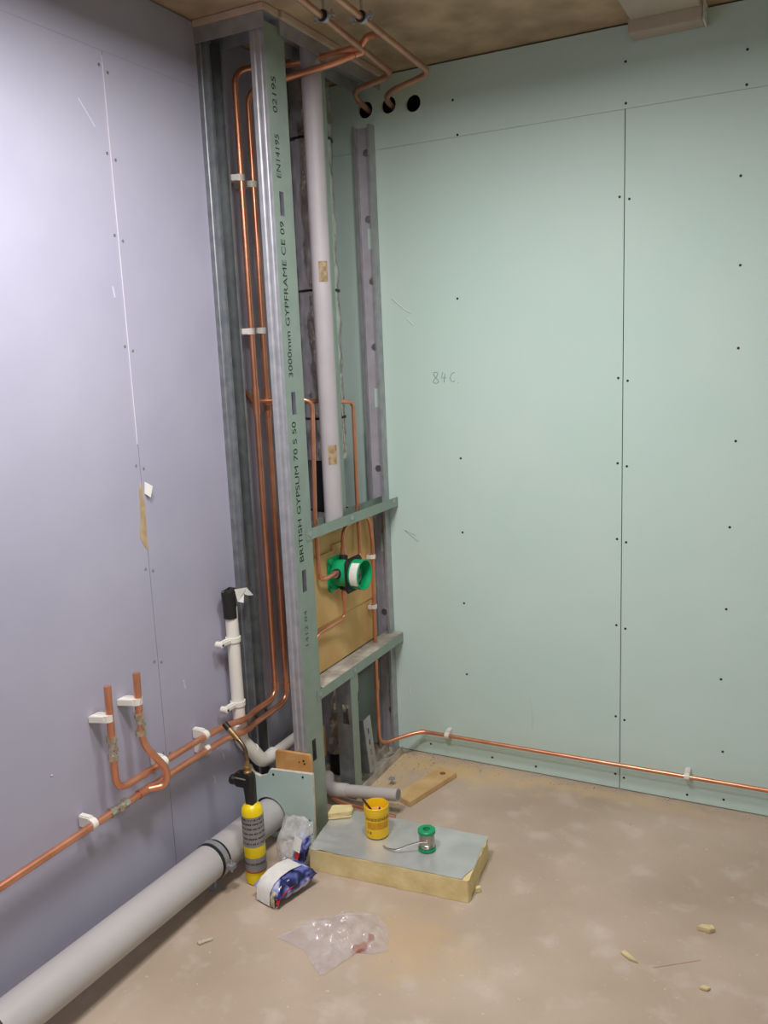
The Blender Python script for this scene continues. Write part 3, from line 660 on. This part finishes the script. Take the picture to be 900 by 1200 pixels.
for i in range(N+1):
    for j in range(Mx+1):
        s, t_ = i/N, j/Mx
        q = (P4[0]*(1-s)+P4[1]*s)*(1-t_)+(P4[3]*(1-s)+P4[2]*s)*t_
        cxy = (P4[0]+P4[1]+P4[2]+P4[3])/4; q = cxy+(q-cxy)*(.992+.008*mnoise.noise(Vector((q.x*25, q.y*25, 0))))
        if s > .97 and t_ < .25: q = q+Vector((-.02*(1-t_*4), 0))
        nz = Vector((q.x*9, q.y*9, 1))
        left = max(0, 1-s*3.5)
        z = .0758+.0016*mnoise.noise(nz)+.0045*left*mnoise.noise(nz*5)+.001*abs(mnoise.noise(nz*2.3))
        if s < .14: z += .006*left*max(0, mnoise.noise(Vector((q.y*40, q.x*20, 4))))
        vs.append(Vector((q.x, q.y, z)))
for i in range(N):
    for j in range(Mx): a = i*(Mx+1)+j; fs.append((a, a+Mx+1, a+Mx+2, a+1))
mb.add(vs, fs).build('foil_face', FOILF, ib, angle=50)
tag(slab([(.296, -.735), (.365, -.688), (.345, -.642), (.283, -.675)], .0795, .100, .004, 8, 5).build('foam_offcut', FOAM, angle=25), 'small torn foam offcut on the back corner of the foil board', 'foam')
# yellow flux tin
tx, ty, tz = .495, -.745, .0790
t = thing('flux_tin', (tx, ty, tz), 'open yellow paste tub with brush standing on the foil board', 'tub')
MB().lathe([(.036, 0), (.0395, .003), (.0400, .012), (.0400, .082), (.0415, .084), (.0415, .106), (.0395, .108), (.0382, .106), (.0378, .072), (.01, .070)], (tx, ty, tz), 'z', 40).build('tub', YELT, t)
MB().lathe([(.0375, .070), (.036, .078), (.028, .074), (.018, .082), (.006, .079)], (tx, ty, tz), 'z', 24).build('paste', YELIN, t)
def wrap(cx, cy, r, a0, a1, z0, z1, n=10):
    vs = []; fs = []
    for k in range(n+1):
        a = math.radians(a0+(a1-a0)*k/n)
        vs += [Vector((cx+r*math.cos(a), cy+r*math.sin(a), z0)), Vector((cx+r*math.cos(a), cy+r*math.sin(a), z1))]
    for k in range(n): fs.append((2*k, 2*k+2, 2*k+3, 2*k+1))
    return vs, fs
LBL = mat('tub_print', '#8a6a16', .6); LBLO = mat('tub_print_panel', '#d59a12', .6, col2='#c48c10', nscale=80)
mb = MB(); rnd = random.Random(3); a = -120
while a < 10:
    wd = rnd.uniform(4, 9); mb.add(*wrap(tx, ty, .0403, a, a+wd, tz+.066+rnd.uniform(-.002, 0), tz+.074+rnd.uniform(0, .003), 3)); a += wd+2.5
mb.build('lettering', LBL, t, smooth=False)
MB().add(*wrap(tx, ty, .0402, -112, 0, tz+.036, tz+.060, 14)).build('print_panel', LBLO, t, smooth=False)
mb = MB()
for a0, wd in ((-115, 6), (-100, 10)): mb.add(*wrap(tx, ty, .0403, a0, a0+wd, tz+.018, tz+.027, 3))
mb.build('lettering', LBL, t, smooth=False)
tag(MB().tube([(tx-.008, ty-.012, tz+.0845), (tx-.040, ty-.018, tz+.126)], .0035, seg=10).build('flux_brush', BRUSH), 'dark brown brush handle leaning out of the yellow tub', 'brush')
tag(MB().tube([(tx+.016, ty-.014, tz+.085), (tx+.022, ty-.016, tz+.108)], .003, seg=10).build('blue_stick', BLUEP), 'short blue stick standing in the yellow tub', 'stick')
# solder reel
rx_, ry_, rz_ = .683, -.760, .0785
t = thing('solder_reel', (rx_, ry_, rz_), 'green reel of solder wire standing on the foil board', 'reel')
MB().lathe([(.011, 0), (.0285, 0), (.0285, .006), (.020, .007)], (rx_, ry_, rz_), 'z', 36).build('lower_flange', RGREEN, t)
MB().lathe([(.012, .056), (.020, .057), (.0285, .058), (.0285, .067), (.026, .069), (.012, .069), (.0118, .030), (.004, .030)], (rx_, ry_, rz_), 'z', 36).build('upper_flange', RGREEN, t)
mb = MB(); path = []
for k in range(26*14+1):
    th = 2*math.pi*k/26; path.append((rx_+.0235*math.cos(th), ry_+.0235*math.sin(th), rz_+.009+.0470*k/(26*14)))
mb.ring_tube(path, .0019, 6); mb.lathe([(.0225, .0065), (.0225, .0575)], (rx_, ry_, rz_), 'z', 32)
mb.build('solder_winding', SOLD, t)
MB().tube([(rx_+.012, ry_-.0235, rz_+.040), (rx_-.012, ry_-.028, rz_+.036), (rx_-.05, ry_-.045, rz_+.024), (rx_-.08, ry_-.062, rz_+.010), (rx_-.118, ry_-.055, rz_+.0035), (rx_-.135, ry_-.046, rz_+.003)], .0025, .02, 8).build('loose_end', SOLD, t)
# blow torch
hx, hy = .198, -1.022
t = thing('blow_torch', (hx, hy, 0), 'yellow gas canister torch standing beside the grey soil pipe', 'torch')
MB().lathe([(.030, 0), (.034, .004), (.0345, .03), (.0335, .034), (.0345, .038), (.0345, .236), (.033, .252), (.027, .262), (.018, .268), (.013, .272)], (hx, hy, 0), 'z', 44).build('canister', YEL, t)
def band(z0, z1, r, m, name):
    vs, fs = wrap(hx, hy, r, 0, 360, z0, z1, 44); return MB().add(vs, fs).build(name, m, t)
band(.132, .235, .0349, GREYL, 'label'); band(.048, .095, .0349, GREYL, 'label'); band(.044, .048, .0350, REDP, 'red_stripe')
mb = MB(); rnd = random.Random(11)
for zl in (.145, .162, .179, .196, .212, .226):
    a = -150
    while a < 20:
        wd = rnd.uniform(3, 8); mb.add(*wrap(hx, hy, .0352, a, a+wd, zl-.003, zl+.003, 2)); a += wd+rnd.choice([1.5, 1.5, 6])
for zl in (.075,):
    a = -140
    while a < 10: wd = rnd.uniform(3, 8); mb.add(*wrap(hx, hy, .0352, a, a+wd, zl-.0035, zl+.0035, 2)); a += wd+3
mb.build('small_print', mat('label_print', '#3d3b39', .6), t, smooth=False)
def loft(secs, seg=20):
    """secs: (centre, rx, ry) rounded box sections stacked"""
    vs = []; fs = []
    for (c_, a, b) in secs:
        for k in range(seg):
            th = 2*math.pi*k/seg; cs_, sn = math.cos(th), math.sin(th)
            f_ = lambda q: math.copysign(abs(q)**.55, q)
            vs.append(Vector(c_)+Vector((a*f_(cs_), b*f_(sn), 0)))
    n = len(secs)
    for i in range(n-1):
        for k in range(seg): j = (k+1) % seg; fs.append((i*seg+k, i*seg+j, (i+1)*seg+j, (i+1)*seg+k))
    fs += [tuple(range(seg))[::-1], tuple((n-1)*seg+k for k in range(seg))]
    return MB().add(vs, fs)
loft([((hx, hy, .268), .0155, .0155), ((hx-.001, hy, .30), .017, .016), ((hx-.003, hy, .335), .0195, .017), ((hx-.006, hy, .362), .0215, .017), ((hx-.007, hy, .371), .017, .013)]).build('handle', BLACKP, t, angle=45)
MB().box((hx-.050, hy-.017, .322), (hx+.012, hy+.017, .368), Ry(-3)).build('burner_head', BLACKP, t, bevel=.004)
MB().lathe([(.013, -.074), (.016, -.070), (.016, -.056), (.010, -.046)], (hx, hy, .336), 'x', 18).build('control_knob', BLACKP, t)
MB().box((hx-.043, hy-.0182, .352), (hx-.004, hy-.0168, .356)).build('logo_strip', GREYL, t)
MB().lathe([(.006, 0), (.006, .012)], (hx-.028, hy, .362), 'z', 12).build('ignition_button', BLACKP, t)
MB().lathe([(.013, .368), (.013, .376), (.011, .378), (.011, .386), (.0125, .387), (.0125, .392), (.008, .398), (.0065, .412)], (hx-.006, hy, 0), 'z', 20).build('brass_collar', BRASSY, t)
MB().tube([(hx-.006, hy, .40), (hx-.007, hy, .452), (hx-.045, hy+.005, .482)], .0065, .04, 14).build('neck_tube', mat('heat_stained_brass', '#8f7a64', .35, .9, col2='#6d5a4a', nscale=30), t)
MB().ring_tube([(hx-.036, hy+.004, .474), (hx-.060, hy+.007, .492), (hx-.074, hy+.009, .502)], [.008, .0095, .0095], 16).build('burner_tube', BRASSY, t)
MB().ring_tube([(hx-.072, hy+.0088, .5005), (hx-.092, hy+.0115, .515), (hx-.092, hy+.0115, .515), (hx-.080, hy+.010, .506)], [.0098, .0098, .0082, .0082], 16).build('flame_tip', mat('burnt_steel', '#2e2926', .5, .6), t)
# packets of fittings
def pillow(cx, cy, z0, lx, ly, lz, rotz, seed, tilt=0, amp=.007, fq=2.1):
    n = 26; vs = []; fs = []; rr = Rz(rotz) @ Rx(tilt)
    for side in (1, -1):
        for i in range(n+1):
            for j in range(n+1):
                u, v_ = i/n*2-1, j/n*2-1
                e = max(0, (1-abs(u)**3.2))**.5*max(0, (1-abs(v_)**3.2))**.5
                q = Vector((u*lx/2, v_*ly/2, side*e*lz/2))
                k = Vector((u*fq+seed, v_*fq, side*1.7))
                q += Vector((mnoise.noise(k*1.7)*amp, mnoise.noise(k*1.9+Vector((5, 0, 0)))*amp, side*e*abs(mnoise.noise(k*1.6+Vector((0, 7, 0))))*amp*1.6))
                vs.append(q)
    m = (n+1)**2
    for sd in (0, 1):
        for i in range(n):
            for j in range(n):
                a = sd*m+i*(n+1)+j; fs.append((a, a+n+1, a+n+2, a+1))
    vs = [rr @ q for q in vs]; zmin = min(q.z for q in vs)
    return MB().add([q+Vector((cx, cy, z0-zmin)) for q in vs], fs)
t = thing('fittings_packet', (.315, -1.035, 0), 'blue printed packet with a white paper band lying in front of the torch', 'packet')
pillow(.318, -1.032, .0015, .115, .165, .066, -14, 2, 0, .005).build('bag', PACKET, t, angle=60)
# white band over the packet, following its top and front end
def bandmesh(cx, cy, rotz, x0, x1, prof, th=.0008):
    r_ = Rz(rotz); f = lambda u, v_, w_: Vector((cx, cy, 0)) + r_ @ Vector((w_, u, v_))
    return MB().sheet(prof, th, f, x0, x1)
bandmesh(.318, -1.032, -14, -.036, .024, [(.072, .052), (.045, .074), (.0, .0815), (-.04, .079), (-.070, .068), (-.088, .048), (-.092, .006)]).build('paper_band', LABELW, t, angle=50)
bandmesh(.318, -1.032, -14, .027, .044, [(-.078, .052), (-.0885, .040), (-.091, .008)]).build('printed_tab', mat('print_tab', '#d9d2a8', .6, col2='#2a2a33', nscale=45), t, angle=50)
bandmesh(.318, -1.032, -14, .046, .058, [(-.02, .050), (-.05, .046), (-.078, .034), (-.086, .02)]).build('red_panel', REDP, t, angle=50)
t = thing('clear_packet', (.262, -.9, 0), 'clear plastic packet propped between the torch and the foil board', 'packet')
pillow(.262, -.893, .0015, .115, .150, .052, -6, 6, 68, .016, .8).build('film', FILM2, t, angle=40)
pillow(.300, -.915, .003, .050, .12, .026, -20, 12, 64, .006).build('printed_panel', PACKET, t, angle=50)
MB().box((.290, -.945, .085), (.326, -.9435, .128), Rz(-18) @ Rx(-20)).build('white_tag', LABELW, t)
MB().box((.302, -.957, .045), (.318, -.9555, .085), Rz(-18) @ Rx(-20)).build('red_tag', REDP, t)
MB().box((.232, -.905, .02), (.29, -.885, .075), Rz(-6) @ Rx(-20)).build('white_card', LABELW, t, bevel=.004)
# crumpled clear bag
mb = MB(); n = 60; vs = []; fs = []
outl = [(.415, -1.235), (.455, -1.165), (.475, -1.115), (.55, -1.06), (.63, -1.025), (.70, -1.075), (.735, -1.155), (.70, -1.185), (.66, -1.195), (.645, -1.24), (.615, -1.318), (.565, -1.285), (.52, -1.25), (.47, -1.24)]
cx_, cy_ = .58, -1.165
def rad(th):
    best = 0
    dx, dy = math.cos(th), math.sin(th)
    for i in range(len(outl)):
        (ax, ay), (bx_, by_) = outl[i], outl[(i+1) % len(outl)]
        ex, ey = bx_-ax, by_-ay; den = dx*ey-dy*ex
        if abs(den) < 1e-9: continue
        s = ((ax-cx_)*ey-(ay-cy_)*ex)/den; u = ((ax-cx_)*dy-(ay-cy_)*dx)/den
        if s > 0 and -1e-6 <= u <= 1+1e-6: best = max(best, s)
    return best
NR, NT = 22, 96
for side in (0, 1):
    for i in range(NR+1):
        for k in range(NT):
            th = 2*math.pi*k/NT; r_ = rad(th)*i/NR; x = cx_+r_*math.cos(th); y = cy_+r_*math.sin(th)
            e = (1-(i/NR)**2.4); q = Vector((x*9, y*9, side*3))
            if side: z = .002+e*(.040+.035*mnoise.noise(q)+.028*abs(mnoise.noise(q*2.4)))+.010*abs(mnoise.noise(q*3))
            else: z = .0012+.002*abs(mnoise.noise(q*3))*e
            vs.append(Vector((x, y, max(z, .001))))
    base = side*(NR+1)*NT
    for i in range(NR):
        for k in range(NT): j = (k+1) % NT; fs.append((base+i*NT+k, base+i*NT+j, base+(i+1)*NT+j, base+(i+1)*NT+k))
mb.add(vs, fs)
tag(mb.build('plastic_bag', FILM, angle=30), 'crumpled clear plastic bag with red print lying on the floor', 'bag')
# timber offcut, nail, waste stub, copper stub
t = thing('timber_offcut', (.42, -.27, 0), 'flat pine offcut with a knot lying on the floor by the green wall', 'timber')
MB().prism([(.385, -.395), (.462, -.425), (.535, -.148), (.455, -.128)], XY(0), .001, .021).build('board', PINE, t, bevel=.0015)
MB().lathe([(.012, .021), (.012, .0215)], (.487, -.175, 0), 'z', 18).build('knot', KNOT, t)
t = thing('clout_nail', (.326, -.30, 0), 'flat headed nail standing upright on the floor by the pine offcut', 'nail')
MB().lathe([(.0025, 0), (.0025, .026)], (.326, -.30, 0), 'z', 8).build('shank', STEEL, t)
MB().lathe([(.013, .026), (.013, .029)], (.326, -.30, 0), 'z', 18).build('head', STEEL, t)
t = thing('waste_stub', (.28, -.48, .04), 'pale grey waste pipe stub poking out beside the yellow tub', 'pipe')
MB().hollow((.225, -.503, .058), (.452, -.497, .084), .0232, .0035, 28, .08).build('pipe', WASTEG, t)
MB().tube([(.120, -.44, .062), (.165, -.512, .056), (.245, -.5025, .0603)], .0268, .04, 24).build('elbow', WASTEG, t)
t = tag(MB().tube([(.14, -.47, .075), (.175, -.515, .035), (.22, -.535, .029), (.46, -.545, .024)], .0078, .03, 12).build('copper_pipe', COPPER), 'short copper pipe along the floor under the grey waste stub', 'pipe')
# crumbs and shards
def shard(name, pts2, z1, m, label, cat):
    return tag(MB().prism(pts2, XY(0), .0008, z1).build(name, m, bevel=.0012), label, cat)
shard('plaster_shard', [(1.325, -.905), (1.335, -.893), (1.352, -.905), (1.376, -.926), (1.352, -.922)], .008, BEIGE, 'pointed beige shard on the open floor left of the reddish scratch', 'shard')
shard('foam_crumb', [(1.50, -.722), (1.512, -.706), (1.54, -.698), (1.548, -.712), (1.535, -.724), (1.515, -.720)], .014, BEIGE, 'larger beige foam crumb near the right edge of the floor', 'crumb')
shard('foam_crumb', [(1.535, -.958), (1.545, -.945), (1.563, -.948), (1.556, -.96)], .008, BEIGE, 'smaller beige foam crumb nearer the camera on the right', 'crumb')
shard('card_scrap', [(.862, -.80), (.874, -.79), (.88, -.80), (.868, -.812)], .018, FOAM, 'foam scrap against the right end of the foil board', 'crumb')
shard('plaster_shard', [(.215, -1.345), (.245, -1.31), (.252, -1.318), (.228, -1.352)], .006, CHIP, 'thin shard in the shade under the soil pipe', 'shard')
MB_s = strokes('floor_scratch', [[(1.415, -.925), (1.46, -.893), (1.525, -.845)]], mat('red_crayon', '#a67f6d', .9), bpy.data.objects['floor'], lambda u, v_: Vector((u, v_, .0001)), .0010)
# loose crumbs along the walls (nobody could count them)
def crumbs(name, label, n, fn, m, smin, smax, seed):
    rnd = random.Random(seed); mb = MB()
    for _ in range(n):
        x, y = fn(rnd); s = rnd.uniform(smin, smax)*(1 if rnd.random() < .85 else 1.8); r_ = Rz(rnd.uniform(0, 360)) @ Rx(rnd.uniform(0, 50))
        vs = [Vector((x, y, s*.35)) + r_ @ (Vector(q)*s*rnd.uniform(.6, 1)) for q in ((1, 0, 0), (-.6, .8, 0), (-.5, -.8, 0), (0, 0, .8), (.1, .1, -.4))]
        mb.add(vs, [(0, 1, 3), (1, 2, 3), (2, 0, 3), (1, 0, 4), (2, 1, 4), (0, 2, 4)])
    return tag(mb.build(name, m, smooth=False), label, 'debris', kind='stuff')
crumbs('wall_crumbs', 'plaster crumbs and dust along the foot of the green wall', 280, lambda r: (.27+1.9*r.random()**1.5, -.003-abs(r.gauss(0, .03))), CHIP, .0015, .005, 1)
crumbs('sawdust_crumbs', 'sawdust and crumbs inside the boxing and around its foot', 300, lambda r: (r.uniform(.06, .45), -.55*r.random()-.01), SAW, .001, .004, 2)
crumbs('floor_grit', 'scattered pale grit on the open concrete floor', 160, lambda r: (r.uniform(.2, 1.9), r.uniform(-1.9, -.2)), CHIP, .0008, .0025, 3)
